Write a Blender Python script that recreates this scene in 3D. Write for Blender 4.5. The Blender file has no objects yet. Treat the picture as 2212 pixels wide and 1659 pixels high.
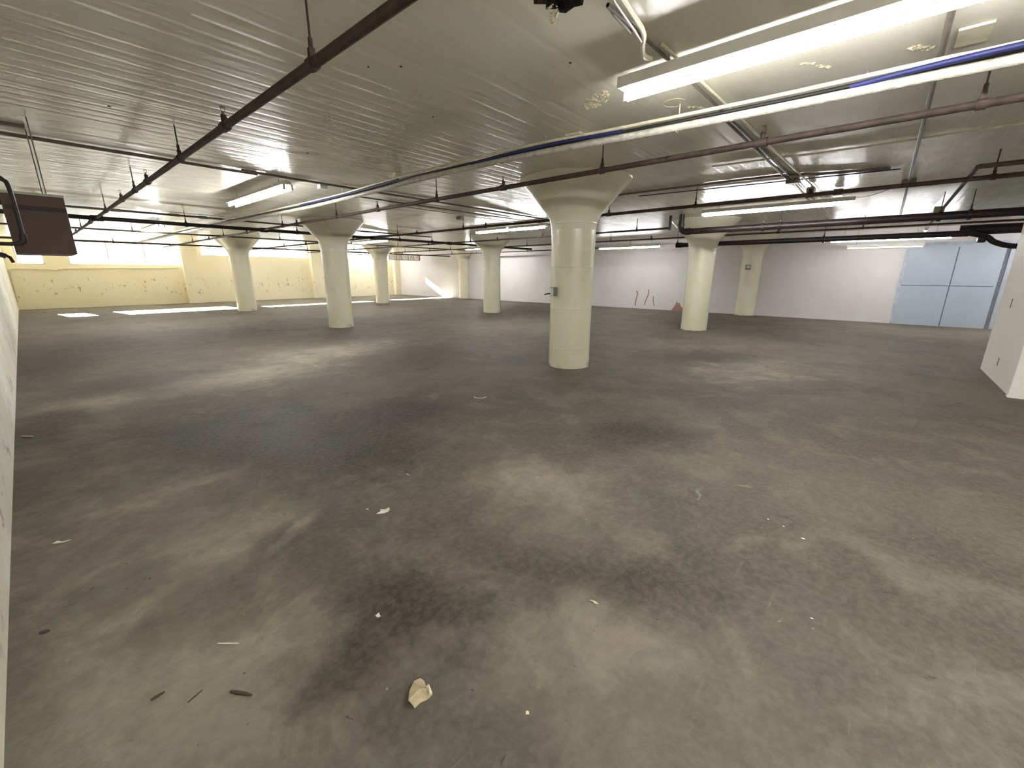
import bpy, bmesh, math, random
from mathutils import Vector, Matrix
random.seed(7)
SC = bpy.context.scene
COL = SC.collection

# ------------------------------------------------------------------ camera
CX, CY, CH = -5.649, -3.685, 1.45
F_PX, PITCH, ROLL, TH = 894.6, 0.2606, 0.0029, 0.8545
cam_d = bpy.data.cameras.new('camera')
cam_d.sensor_fit = 'HORIZONTAL'
cam_d.sensor_width = 36.0
cam_d.lens = F_PX / 2212 * 36.0
cam_d.clip_start = 0.02
cam_d.clip_end = 300
cam = bpy.data.objects.new('camera', cam_d)
COL.objects.link(cam)
fh = Vector((math.sin(TH), math.cos(TH), 0))
rt = Vector((math.cos(TH), -math.sin(TH), 0))
fw = (fh * math.cos(PITCH) - Vector((0, 0, 1)) * math.sin(PITCH)).normalized()
up = rt.cross(fw)
r2 = rt * math.cos(ROLL) + up * math.sin(ROLL)
u2 = -rt * math.sin(ROLL) + up * math.cos(ROLL)
m = Matrix((r2, u2, -fw)).transposed().to_4x4()
m.translation = Vector((CX, CY, CH))
cam.matrix_world = m
SC.camera = cam

# ------------------------------------------------------------------ world, sun, exposure
SC.view_settings.view_transform = 'Standard'
SC.view_settings.look = 'None'
SC.view_settings.gamma = 1.0
SC.view_settings.use_curve_mapping = False
SC.view_settings.exposure = 0.17
TUBE_E = 100.0
SKY_E = 8.0
SUN_E = 330.0
w = bpy.data.worlds.new('sky')
SC.world = w
w.use_nodes = True
wb = w.node_tree.nodes['Background']
wb.inputs[0].default_value = (0.93, 0.96, 1.0, 1)
wb.inputs[1].default_value = SKY_E
sd = bpy.data.lights.new('sun', 'SUN')
sd.energy = SUN_E
sd.angle = 0.0093
sd.color = (1.0, 0.96, 0.90)
sun = bpy.data.objects.new('sun', sd)
COL.objects.link(sun)
sun.location = (0, 40, 25)
sun.rotation_euler = Vector((0.15, -1.0, -0.475)).to_track_quat('-Z', 'Y').to_euler()

# ------------------------------------------------------------------ materials
def srgb(r, g, b):
    f = lambda c: (c / 255 / 12.92) if c / 255 <= 0.04045 else ((c / 255 + 0.055) / 1.055) ** 2.4
    return (f(r), f(g), f(b), 1)

class NT:
    def __init__(s, name):
        s.m = bpy.data.materials.new(name)
        s.m.use_nodes = True
        s.t = s.m.node_tree
        s.b = s.t.nodes['Principled BSDF']
        s.co = s.t.nodes.new('ShaderNodeTexCoord').outputs['Object']
    def n(s, typ, **kw):
        nd = s.t.nodes.new(typ)
        for k, v in kw.items():
            if k in ('operation', 'blend_type', 'data_type', 'interpolation_type', 'feature', 'noise_dimensions', 'clamp', 'distance'):
                setattr(nd, k, v)
        return nd
    def link(s, a, b): s.t.links.new(a, b)
    def inp(s, sock, v):
        if isinstance(v, bpy.types.NodeSocket): s.link(v, sock)
        else: sock.default_value = v
    def math(s, op, a, b=0.0, c=None):
        nd = s.n('ShaderNodeMath', operation=op)
        s.inp(nd.inputs[0], a); s.inp(nd.inputs[1], b)
        if c is not None: s.inp(nd.inputs[2], c)
        return nd.outputs[0]
    def mapping(s, scale=(1, 1, 1), loc=(0, 0, 0), rot=(0, 0, 0), src=None):
        nd = s.n('ShaderNodeMapping')
        s.link(src or s.co, nd.inputs[0])
        nd.inputs['Location'].default_value = loc
        nd.inputs['Rotation'].default_value = rot
        nd.inputs['Scale'].default_value = scale
        return nd.outputs[0]
    def noise(s, scale, detail=4, rough=0.5, vec=None, dist=0.0):
        nd = s.n('ShaderNodeTexNoise')
        s.link(vec or s.co, nd.inputs['Vector'])
        nd.inputs['Scale'].default_value = scale
        nd.inputs['Detail'].default_value = detail
        nd.inputs['Roughness'].default_value = rough
        nd.inputs['Distortion'].default_value = dist
        return nd.outputs[0]
    def ramp(s, v, lo, hi, a=0.0, b=1.0):
        nd = s.n('ShaderNodeMapRange', interpolation_type='SMOOTHSTEP')
        s.inp(nd.inputs[0], v)
        nd.inputs[1].default_value = lo; nd.inputs[2].default_value = hi
        nd.inputs[3].default_value = a; nd.inputs[4].default_value = b
        return nd.outputs[0]
    def mix(s, f, a, b, mode='MIX'):
        nd = s.n('ShaderNodeMix', data_type='RGBA', blend_type=mode)
        s.inp(nd.inputs[0], f); s.inp(nd.inputs[6], a); s.inp(nd.inputs[7], b)
        return nd.outputs[2]
    def col(s, v): s.inp(s.b.inputs['Base Color'], v)
    def rough(s, v): s.inp(s.b.inputs['Roughness'], v)
    def bump(s, h, dist, strength=1.0):
        nd = s.n('ShaderNodeBump')
        s.inp(nd.inputs['Height'], h)
        nd.inputs['Distance'].default_value = dist
        nd.inputs['Strength'].default_value = strength
        s.link(nd.outputs[0], s.b.inputs['Normal'])
    def sep(s, v=None):
        nd = s.n('ShaderNodeSeparateXYZ')
        s.link(v or s.co, nd.inputs[0])
        return nd.outputs

def simple(name, c, rough=0.5, metal=0.0, var=0.12, nscale=8.0, bump=0.0):
    t = NT(name)
    k = t.noise(nscale, 4)
    a = tuple(x * (1 - var) for x in c[:3]) + (1,)
    b = tuple(min(1, x * (1 + var)) for x in c[:3]) + (1,)
    t.col(t.mix(t.ramp(k, 0.3, 0.7), a, b))
    t.rough(rough)
    t.b.inputs['Metallic'].default_value = metal
    if bump: t.bump(t.noise(nscale * 4, 4), bump)
    return t.m

def blob(t, vec, cx, cy, rx, ry, ang=0.0, lo=0.55, hi=1.25):
    mp = t.n('ShaderNodeMapping'); mp.vector_type = 'TEXTURE'
    t.link(vec, mp.inputs[0])
    mp.inputs['Location'].default_value = (cx, cy, 0)
    mp.inputs['Rotation'].default_value = (0, 0, ang)
    mp.inputs['Scale'].default_value = (rx, ry, 1e3)
    ln = t.n('ShaderNodeVectorMath'); ln.operation = 'LENGTH'
    t.link(mp.outputs[0], ln.inputs[0])
    d = ln.outputs['Value']
    if getattr(t, 'edge_noise', None) is not None: d = t.math('ADD', d, t.edge_noise)
    return t.ramp(d, lo, hi, 1.0, 0.0)

def mat_floor():
    t = NT('worn_concrete')
    # wobble the coordinates so that stains have ragged rims
    wn = t.n('ShaderNodeTexNoise'); t.link(t.co, wn.inputs['Vector'])
    wn.inputs['Scale'].default_value = 1.7; wn.inputs['Detail'].default_value = 6; wn.inputs['Roughness'].default_value = 0.6
    sb = t.n('ShaderNodeVectorMath'); sb.operation = 'SUBTRACT'
    t.link(wn.outputs['Color'], sb.inputs[0]); sb.inputs[1].default_value = (0.5, 0.5, 0.5)
    sl = t.n('ShaderNodeVectorMath'); sl.operation = 'SCALE'
    t.link(sb.outputs[0], sl.inputs[0]); sl.inputs['Scale'].default_value = 0.9
    ad = t.n('ShaderNodeVectorMath'); ad.operation = 'ADD'
    t.link(t.co, ad.inputs[0]); t.link(sl.outputs[0], ad.inputs[1])
    v = ad.outputs[0]
    big = t.noise(0.55, 6, 0.6)
    mid = t.noise(2.3, 7, 0.62, dist=0.6)
    fine = t.noise(26, 6, 0.65)
    t.edge_noise = t.math('MULTIPLY', t.math('SUBTRACT', t.noise(5.5, 8, 0.7), 0.5), 1.1)
    c = t.mix(t.ramp(big, 0.38, 0.62), srgb(112, 103, 92), srgb(140, 132, 118))
    c = t.mix(t.ramp(mid, 0.42, 0.68), c, srgb(156, 149, 133))
    c = t.mix(t.ramp(t.noise(1.3, 5, 0.6, t.mapping(loc=(13, 4, 0))), 0.5, 0.75), c, srgb(108, 107, 98))
    c = t.mix(t.ramp(t.noise(0.9, 4, 0.5, t.mapping(loc=(8.3, 21, 0))), 0.55, 0.85, 0, .6), c, srgb(124, 108, 94))
    dark = None
    for b in ((-4.35, 0.25, 0.85, 1.75, 0.36, 0.55, 1.15), (-3.3, 0.05, 0.75, 0.6, 0.2, 0.4, 1.2), (-5.12, -2.38, 0.3, 0.2, 0.0, 0.3, 1.3), (-5.78, 2.3, 0.3, 0.8, 0.0, 0.3, 1.3), (-4.75, -2.35, 0.30, 0.42, 0.3, 0.4, 1.2), 
              (-4.9, 3.8, 0.9, 0.8, 0.4, 0.3, 1.2), (-5.7, 6.2, 0.7, 1.6, 0.0, 0.3, 1.3),
              (-4.0, -3.0, 0.35, 0.6, 0.8, 0.2, 1.4), (-1.0, 2.5, 1.6, 0.8, 0.6, 0.2, 1.4), (2.3, -1.4, 1.4, 0.6, -0.7, 0.2, 1.3), (-2.2, -2.2, .7, .4, -.7, .2, 1.3)):
        k = blob(t, v, *b)
        dark = k if dark is None else t.math('MAXIMUM', dark, k)
    c = t.mix(dark, c, (0.37, 0.355, 0.345, 1), 'MULTIPLY')
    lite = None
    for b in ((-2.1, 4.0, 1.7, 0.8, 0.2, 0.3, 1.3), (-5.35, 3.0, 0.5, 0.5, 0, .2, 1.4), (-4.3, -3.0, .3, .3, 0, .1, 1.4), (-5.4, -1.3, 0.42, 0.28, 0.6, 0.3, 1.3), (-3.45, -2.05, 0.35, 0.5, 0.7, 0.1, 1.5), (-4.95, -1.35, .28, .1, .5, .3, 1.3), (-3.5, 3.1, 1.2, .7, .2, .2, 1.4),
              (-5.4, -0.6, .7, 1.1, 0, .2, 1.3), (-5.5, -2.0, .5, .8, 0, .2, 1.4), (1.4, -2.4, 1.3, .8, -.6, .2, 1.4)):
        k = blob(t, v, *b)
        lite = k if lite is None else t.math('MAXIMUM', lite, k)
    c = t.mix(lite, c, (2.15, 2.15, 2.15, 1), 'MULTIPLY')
    c = t.mix(t.math('MULTIPLY', blob(t, v, -2.5, -4.6, 1.7, 1.7, 0, 0.2, 1.3), 0.6), c, (0.55, 0.52, 0.49, 1), 'MULTIPLY')  # brownish shade painted into the floor colour where lamp light falls too strong
    chalk = None
    for b in ((-2.92, -3.02, 0.10, 0.035, -0.35, 0.2, 1.1), (-2.68, -3.28, 0.10, 0.03, -0.9, 0.2, 1.1)):
        k = blob(t, v, *b)
        chalk = k if chalk is None else t.math('MAXIMUM', chalk, k)
    c = t.mix(t.math('MULTIPLY', chalk, 0.45), c, srgb(205, 203, 190))
    # pits, scuffs and specks
    vo = t.n('ShaderNodeTexVoronoi'); t.link(v, vo.inputs['Vector']); vo.inputs['Scale'].default_value = 5.0
    c = t.mix(t.ramp(vo.outputs['Distance'], 0.035, 0.07, 0.75, 0.0), c, srgb(60, 54, 44))
    vo2 = t.n('ShaderNodeTexVoronoi'); t.link(v, vo2.inputs['Vector']); vo2.inputs['Scale'].default_value = 11.0
    gate = t.ramp(t.noise(1.9, 3), 0.5, 0.6)
    c = t.mix(t.math('MULTIPLY', gate, t.ramp(vo2.outputs['Distance'], 0.03, 0.09, 0.6, 0.0)), c, srgb(66, 60, 50))
    vo3 = t.n('ShaderNodeTexVoronoi'); t.link(t.mapping(loc=(5, 9, 0)), vo3.inputs['Vector']); vo3.inputs['Scale'].default_value = 6.0
    c = t.mix(t.ramp(vo3.outputs['Distance'], 0.02, 0.035, 0.55, 0.0), c, srgb(225, 220, 205))
    c = t.mix(t.ramp(t.noise(10, 8, 0.72), 0.35, 0.65, 0.0, 0.22), c, srgb(94, 88, 76))
    sc = t.noise(7, 5, 0.6, t.mapping(scale=(0.5, 5, 1), rot=(0, 0, 0.6)))
    c = t.mix(t.ramp(sc, 0.64, 0.78, 0.0, 0.45), c, srgb(172, 164, 146))
    c = t.mix(t.ramp(fine, 0.35, 0.7, 0.0, 0.16), c, srgb(196, 188, 170))
    c = t.mix(1.0, c, (0.49, 0.492, 0.497, 1), 'MULTIPLY')
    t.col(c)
    t.rough(t.ramp(t.math('ADD', mid, t.math('MULTIPLY', dark, -0.15)), 0.3, 0.7, 0.6, 0.8))
    h = t.math('ADD', t.math('MULTIPLY', mid, 0.6), t.math('MULTIPLY', fine, 0.35))
    t.bump(h, 0.012, 0.7)
    t.b.inputs['Specular IOR Level'].default_value = 0.2
    return t.m

def mat_ceiling():
    t = NT('glossy_painted_ceiling')
    o = t.sep()
    # board marks of the formwork run along X, each board at its own level
    wob = t.math('MULTIPLY', t.math('SUBTRACT', t.noise(0.5, 2), 0.5), 0.03)
    yb = t.math('DIVIDE', t.math('ADD', o[1], wob), 0.16)
    fl = t.math('FLOOR', yb)
    wn = t.n('ShaderNodeTexWhiteNoise'); wn.noise_dimensions = '1D'
    t.link(fl, wn.inputs['W'])
    seg = t.math('FLOOR', t.math('ADD', t.math('DIVIDE', o[0], 2.6), t.math('MULTIPLY', wn.outputs[0], 7.0)))
    wn2 = t.n('ShaderNodeTexWhiteNoise'); wn2.noise_dimensions = '2D'
    cb = t.n('ShaderNodeCombineXYZ'); t.link(fl, cb.inputs[0]); t.link(seg, cb.inputs[1])
    t.link(cb.outputs[0], wn2.inputs['Vector'])
    fr = t.math('FRACT', yb)
    edge = t.math('MINIMUM', fr, t.math('SUBTRACT', 1.0, fr))
    board = t.math('MULTIPLY', wn2.outputs[0], t.ramp(edge, 0.0, 0.25))
    strk = t.noise(1.0, 5, 0.55, t.mapping(scale=(0.35, 5.5, 1)))
    lump = t.noise(1.6, 5, 0.6)
    fine = t.noise(9, 6, 0.62, t.mapping(scale=(0.5, 1.5, 1)))
    rgh = t.math('MAXIMUM', t.ramp(o[0], -1.5, 0.6, 0.22, 1.0), t.ramp(o[1], 1.5, 4.5, 0.22, 1.0))      # the boards show rougher past the first bay
    h = t.math('ADD', t.math('MULTIPLY', board, 0.45), t.math('MULTIPLY', strk, 0.9))
    h = t.math('ADD', h, t.math('MULTIPLY', lump, 0.9))
    h = t.math('ADD', h, t.math('MULTIPLY', t.math('MULTIPLY', fine, rgh), 0.5))
    t.bump(h, 0.0075, 1.0)
    c = t.mix(t.ramp(lump, 0.35, 0.7), srgb(224, 220, 200), srgb(229, 226, 209))
    t.col(c)
    t.rough(0.45)
    t.b.inputs['Specular IOR Level'].default_value = 0.5
    # the gloss coat has flaked and dulled in patches over the rough boards
    w1 = t.ramp(t.noise(3.2, 8, 0.68, t.mapping(scale=(0.8, 1.5, 1)), 0.4), 0.38, 0.60)
    w2 = t.ramp(t.noise(1.0, 7, 0.6, t.mapping(scale=(0.6, 6.0, 1))), 0.35, 0.62)
    w3 = t.ramp(edge, 0.0, 0.05, 0.2, 1.0)
    wear = t.math('MULTIPLY', t.math('ADD', t.math('MULTIPLY', w1, 0.55), t.math('MULTIPLY', w2, 0.45)), w3)
    t.link(t.math('SUBTRACT', 1.0, t.math('MULTIPLY', t.math('MULTIPLY', t.math('SUBTRACT', 1.0, wear), rgh), 0.55)), t.b.inputs['Coat Weight'])
    t.b.inputs['Coat Roughness'].default_value = 0.25
    t.b.inputs['Coat IOR'].default_value = 1.45
    bl = t.b.inputs['Normal'].links[0].from_socket
    t.link(bl, t.b.inputs['Coat Normal'])
    return t.m

def mat_column():
    t = NT('cream_gloss_column_paint')
    o = t.sep()
    c = t.mix(t.ramp(t.noise(2.2, 5), 0.35, 0.65), srgb(224, 220, 192), srgb(228, 224, 202))
    n1 = t.noise(9, 6, 0.7)
    low = t.ramp(o[2], 0.0, 0.16, 1.0, 0.0)
    k = t.ramp(t.math('ADD', n1, t.math('MULTIPLY', low, 0.12)), 0.60, 0.80)
    k = t.math('MULTIPLY', k, t.ramp(o[2], 0.0, 0.4, 0.6, 0.0))
    c = t.mix(k, c, srgb(110, 100, 74))
    streak = t.noise(6, 4, 0.6, t.mapping(scale=(2.4, 2.4, 0.25)))
    c = t.mix(t.ramp(streak, 0.6, 0.8, 0, 0.35), c, srgb(190, 180, 140))
    t.col(c)
    t.rough(0.27)
    # sheet metal form seams as faint rings every 0.55 m
    fr = t.math('FRACT', t.math('DIVIDE', o[2], 0.62))
    ring = t.ramp(t.math('ABSOLUTE', t.math('SUBTRACT', fr, 0.5)), 0.0, 0.02, 1.0, 0.0)
    h = t.math('ADD', t.math('MULTIPLY', t.noise(3.5, 5), 1.0), t.math('MULTIPLY', ring, 0.25))
    t.bump(h, 0.012, 0.8)
    return t.m

def mat_wall(name, c1, c2, rough=0.6, stain=None, zlo=0.0, zhi=0.0, bump=0.008, amt=0.6, sscale=(1, 1, 1)):
    t = NT(name)
    c = t.mix(t.ramp(t.noise(0.8, 5, 0.6), 0.35, 0.65), c1, c2)
    if stain:
        o = t.sep()
        band = t.math('MULTIPLY', t.ramp(o[2], zlo, zlo + 0.15), t.ramp(o[2], zhi - 0.3, zhi, 1.0, 0.0))
        k = t.ramp(t.noise(3.0, 7, 0.72, t.mapping(scale=sscale)), 0.56, 0.66)
        c = t.mix(t.math('MULTIPLY', t.math('MULTIPLY', band, k), amt), c, stain)
    t.col(c)
    t.rough(rough)
    if bump: t.bump(t.noise(3, 6, 0.6), bump)
    return t.m

M = {}
M['floor'] = mat_floor()
M['ceiling'] = mat_ceiling()
M['column'] = mat_column()
M['wall_window'] = mat_wall('cream_yellow_masonry', srgb(238, 228, 198), srgb(241, 232, 206), 0.6, srgb(120, 105, 80), 0.35, 1.35, 0.02, 0.8, (1.6, 1, 1))
M['wall_white'] = mat_wall('white_painted_board', srgb(206, 202, 202), srgb(211, 208, 208), 0.55, None, bump=0.003)
M['wall_left'] = mat_wall('rough_whitewashed_wall', srgb(240, 237, 226), srgb(224, 219, 202), 0.6, srgb(120, 110, 88), 0.0, 2.6, 0.03, 0.7, (1, .7, 1))
M['partition'] = mat_wall('off_white_partition_paint', srgb(242, 239, 232), srgb(238, 234, 225), 0.5, None, bump=0.003)
M['blue'] = mat_wall('pale_blue_panel_paint', srgb(166, 175, 188), srgb(172, 181, 193), 0.5, None, bump=0.002)
M['gap'] = simple('dark_joint', srgb(92, 98, 108), 0.7)
M['trimblue'] = simple('blue_batten', srgb(172, 181, 194), 0.5)
M['pipe'] = simple('rusty_brown_pipe', srgb(58, 46, 38), 0.7, 0.0, 0.35, 14, 0.002)
M['blackpipe'] = simple('black_iron_pipe', srgb(38, 29, 28), 0.42, 0.1, 0.3, 10, 0.002)
M['conduit'] = simple('grey_conduit', srgb(112, 106, 94), 0.45, 0.2, 0.15)
M['whiteconduit'] = simple('painted_white_conduit', srgb(212, 206, 180), 0.4, 0, 0.12, 14, 0.002)
M['insul'] = simple('white_pipe_wrap', srgb(190, 187, 174), 0.55, 0, 0.16, 20, 0.006)
M['blackcable'] = simple('black_cable', srgb(30, 28, 30), 0.5)
M['bluecable'] = simple('blue_cable', srgb(30, 37, 92), 0.5)
M['greycable'] = simple('grey_cable', srgb(120, 120, 118), 0.5)
M['fixture'] = simple('white_enamel', srgb(226, 224, 216), 0.35, 0, 0.04)
M['box'] = simple('grey_galvanised_box', srgb(128, 124, 112), 0.45, 0.4, 0.15)
M['creambox'] = simple('cream_painted_box', srgb(214, 208, 180), 0.4)
M['heater'] = simple('brown_sheet_metal', srgb(88, 66, 58), 0.5, 0.1, 0.12, 5)
M['heaterdark'] = simple('dark_brown_metal', srgb(52, 36, 32), 0.5, 0.1, 0.12, 5)
M['palemetal'] = simple('pale_sheet_metal', srgb(200, 205, 196), 0.4)
M['steel'] = simple('steel_window_frame', srgb(150, 148, 150), 0.5)
M['paper'] = simple('white_paper', srgb(228, 226, 214), 0.8)
M['card'] = simple('torn_cardboard', srgb(180, 166, 134), 0.85, 0, 0.15, 30, 0.002)
M['debris'] = simple('dark_debris', srgb(70, 62, 50), 0.9)
M['brown'] = simple('brown_gouge', srgb(146, 112, 96), 0.8)
M['hole'] = simple('broken_concrete', srgb(52, 44, 34), 0.9, 0, 0.6, 40, 0.02)
M['rust'] = simple('rusted_bar', srgb(96, 52, 44), 0.8)
M['mark'] = simple('grey_print', srgb(146, 138, 146), 0.7)
M['signframe'] = simple('mauve_sign_frame', srgb(132, 108, 122), 0.5)
M['poster'] = simple('white_poster', srgb(246, 243, 246), 0.6, 0, 0.03)
M['slot'] = simple('grey_slot', srgb(122, 112, 100), 0.7)
M['outside'] = simple('pale_pavement', srgb(190, 186, 176), 0.8)

def mat_emit(name, c, e):
    t = NT(name)
    t.col((0.9, 0.9, 0.9, 1))
    t.b.inputs['Emission Color'].default_value = c
    t.b.inputs['Emission Strength'].default_value = e
    # glow falls a little towards the tube ends through a slow noise in the phosphor
    return t.m
M['tube'] = mat_emit('lit_fluorescent_tube', (1.0, 0.99, 0.98, 1), TUBE_E)
M['tube_dim'] = mat_emit('aged_fluorescent_tube', (1.0, 0.99, 0.98, 1), TUBE_E * .55)
M['tube_mid'] = mat_emit('worn_fluorescent_tube', (1.0, 0.99, 0.98, 1), TUBE_E * .75)
M['tube_faint'] = mat_emit('failing_fluorescent_tube', (0.98, 1.0, 0.92, 1), 2.5)

def mat_glass():
    m = bpy.data.materials.new('window_glass'); m.use_nodes = True
    t = m.node_tree; t.nodes.remove(t.nodes['Principled BSDF'])
    tr = t.nodes.new('ShaderNodeBsdfTransparent'); gl = t.nodes.new('ShaderNodeBsdfGlossy')
    gl.inputs['Roughness'].default_value = 0.05
    tr.inputs[0].default_value = (0.93, 0.95, 0.94, 1)
    mx = t.nodes.new('ShaderNodeMixShader'); mx.inputs[0].default_value = 0.06
    t.links.new(tr.outputs[0], mx.inputs[1]); t.links.new(gl.outputs[0], mx.inputs[2])
    t.links.new(mx.outputs[0], t.nodes['Material Output'].inputs[0])
    return m
M['glass'] = mat_glass()

# ------------------------------------------------------------------ mesh helpers
def obj(name, bm, mat, parent=None, smooth=False):
    me = bpy.data.meshes.new(name)
    bmesh.ops.recalc_face_normals(bm, faces=bm.faces)
    bm.to_mesh(me); bm.free()
    if smooth:
        for p in me.polygons: p.use_smooth = True
        try: me.set_sharp_from_angle(angle=math.radians(40))
        except Exception: pass
    me.materials.append(mat)
    o = bpy.data.objects.new(name, me)
    COL.objects.link(o)
    if parent is not None: o.parent = parent
    return o

def tag(o, label, cat, group=None):
    o['label'] = label; o['category'] = cat
    if group: o['group'] = group
    return o

def thing(name, label, cat, loc=(0, 0, 0), rz=0.0, group=None):
    o = bpy.data.objects.new(name, None)
    o.empty_display_size = 0.1
    COL.objects.link(o)
    o.location = loc; o.rotation_euler = (0, 0, rz)
    return tag(o, label, cat, group)

def struct(o):
    o['kind'] = 'structure'
    return o

def box(bm, x0, x1, y0, y1, z0, z1, bevel=0.0):
    vs = [bm.verts.new((x, y, z)) for x in (x0, x1) for y in (y0, y1) for z in (z0, z1)]
    fs = []
    for idx in ((0, 1, 3, 2), (4, 6, 7, 5), (0, 4, 5, 1), (2, 3, 7, 6), (0, 2, 6, 4), (1, 5, 7, 3)):
        fs.append(bm.faces.new([vs[i] for i in idx]))
    if bevel:
        es = list({e for f in fs for e in f.edges})
        bmesh.ops.bevel(bm, geom=es, offset=bevel, segments=2, profile=0.5, affect='EDGES')
    return vs

def B(*a, **k):
    bm = bmesh.new(); box(bm, *a, **k); return bm

def smooth_path(pts, n=6):
    P = [Vector(p) for p in pts]
    if len(P) < 3: return P
    out = []
    for i in range(len(P) - 1):
        p0 = P[max(i - 1, 0)]; p1 = P[i]; p2 = P[i + 1]; p3 = P[min(i + 2, len(P) - 1)]
        for k in range(n):
            t = k / n
            out.append(0.5 * ((2 * p1) + (-p0 + p2) * t + (2 * p0 - 5 * p1 + 4 * p2 - p3) * t * t + (-p0 + 3 * p1 - 3 * p2 + p3) * t ** 3))
    out.append(P[-1])
    return out

def tube(bm, pts, r, seg=12, caps=True, rs=None):
    P = [Vector(p) for p in pts]
    rings = []
    up0 = None
    for i, p in enumerate(P):
        d = (P[min(i + 1, len(P) - 1)] - P[max(i - 1, 0)]).normalized()
        if up0 is None:
            up0 = Vector((0, 0, 1)) if abs(d.z) < 0.9 else Vector((1, 0, 0))
        a = d.cross(up0)
        if a.length < 1e-4:
            a = d.cross(Vector((0, 1, 0)))
        a.normalize()
        b = a.cross(d).normalized()
        up0 = b
        rr = rs[i] if rs else r
        rings.append([bm.verts.new(p + (a * math.cos(2 * math.pi * k / seg) + b * math.sin(2 * math.pi * k / seg)) * rr) for k in range(seg)])
    for i in range(len(rings) - 1):
        for k in range(seg):
            bm.faces.new((rings[i][k], rings[i][(k + 1) % seg], rings[i + 1][(k + 1) % seg], rings[i + 1][k]))
    if caps:
        bm.faces.new(rings[0]); bm.faces.new(rings[-1])

def T(pts, r, seg=12, rs=None):
    bm = bmesh.new(); tube(bm, pts, r, seg, True, rs); return bm

def lathe(bm, prof, seg=48, cx=0, cy=0):
    rings = []
    for r, z in prof:
        rings.append([bm.verts.new((cx + r * math.cos(2 * math.pi * k / seg), cy + r * math.sin(2 * math.pi * k / seg), z)) for k in range(seg)])
    for i in range(len(rings) - 1):
        for k in range(seg):
            bm.faces.new((rings[i][k], rings[i][(k + 1) % seg], rings[i + 1][(k + 1) % seg], rings[i + 1][k]))
    bm.faces.new(rings[0]); bm.faces.new(rings[-1])

def prism(bm, poly, z0, z1):
    """vertical prism over a 2-D polygon"""
    a = [bm.verts.new((x, y, z0)) for x, y in poly]
    b = [bm.verts.new((x, y, z1)) for x, y in poly]
    n = len(poly)
    bm.faces.new(a); bm.faces.new(b)
    for i in range(n):
        bm.faces.new((a[i], a[(i + 1) % n], b[(i + 1) % n], b[i]))

# ------------------------------------------------------------------ the room
XL, XR, YN, YF, ZC = -5.97, 11.70, -9.0, 22.0, 2.78
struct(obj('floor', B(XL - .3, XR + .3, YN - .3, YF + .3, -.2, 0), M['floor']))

# ceiling slab with the broken hole near the first lamp
HX0, HX1, HY0, HY1 = -4.02, -3.40, -2.42, -1.92
bm = bmesh.new()
hole_poly = [(-3.49, -2.175), (-3.505, -2.235), (-3.49, -2.28), (-3.53, -2.31), (-3.60, -2.36), (-3.70, -2.34), (-3.80, -2.36), (-3.88, -2.27),
             (-3.86, -2.19), (-3.80, -2.10), (-3.74, -2.08), (-3.70, -2.12), (-3.66, -2.095), (-3.62, -2.14), (-3.585, -2.115), (-3.55, -2.16), (-3.52, -2.15)]
X0, X1, Y0, Y1 = XL - .3, XR + .3, YN - .3, YF + .3
xs = [X0, HX0, HX1, X1]; ys = [Y0, HY0, HY1, Y1]
grid = {(i, j): bm.verts.new((xs[i], ys[j], ZC)) for i in range(4) for j in range(4)}
for i in range(3):
    for j in range(3):
        if (i, j) != (1, 1):
            bm.faces.new((grid[i, j], grid[i + 1, j], grid[i + 1, j + 1], grid[i, j + 1]))
hv = [bm.verts.new((x, y, ZC)) for x, y in hole_poly]
he = [bm.edges.new((hv[i], hv[(i + 1) % len(hv)])) for i in range(len(hv))]
oe = []
for a, b in (((1, 1), (2, 1)), ((2, 1), (2, 2)), ((2, 2), (1, 2)), ((1, 2), (1, 1))):
    oe.append(bm.edges.get((grid[a], grid[b])))
bmesh.ops.triangle_fill(bm, use_beauty=True, edges=he + oe)
top = [bm.verts.new((x, y, ZC + .4)) for x, y in ((X0, Y0), (X1, Y0), (X1, Y1), (X0, Y1))]
bm.faces.new(top)
cs = [grid[0, 0], grid[3, 0], grid[3, 3], grid[0, 3]]
ring = [[grid[i, 0] for i in range(4)], [grid[3, j] for j in range(4)], [grid[i, 3] for i in (3, 2, 1, 0)], [grid[0, j] for j in (3, 2, 1, 0)]]
for k in range(4):
    bm.faces.new(ring[k] + [top[(k + 1) % 4], top[k]])
ceiling = struct(obj('ceiling', bm, M['ceiling']))
bm = bmesh.new()
n = len(hole_poly)
lo = [bm.verts.new((x, y, ZC)) for x, y in hole_poly]
cxh = sum(p[0] for p in hole_poly) / n; cyh = sum(p[1] for p in hole_poly) / n
hi = [bm.verts.new((cxh + (x - cxh) * random.uniform(.6, .8), cyh + (y - cyh) * random.uniform(.6, .8), ZC + random.uniform(.06, .12))) for x, y in hole_poly]
for i in range(n):
    bm.faces.new((lo[i], lo[(i + 1) % n], hi[(i + 1) % n], hi[i]))
bm.faces.new(hi)
obj('broken_hole', bm, M['hole'], ceiling)['label'] = 'ragged dark hole broken through the ceiling plaster'
for a, b in (((-3.86, -2.22, ZC + .03), (-3.5, -2.2, ZC + .045)), ((-3.72, -2.36, ZC + .035), (-3.69, -2.08, ZC + .03))):
    obj('exposed_rebar', T([a, b], 0.008, 8), M['rust'], ceiling)
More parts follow.
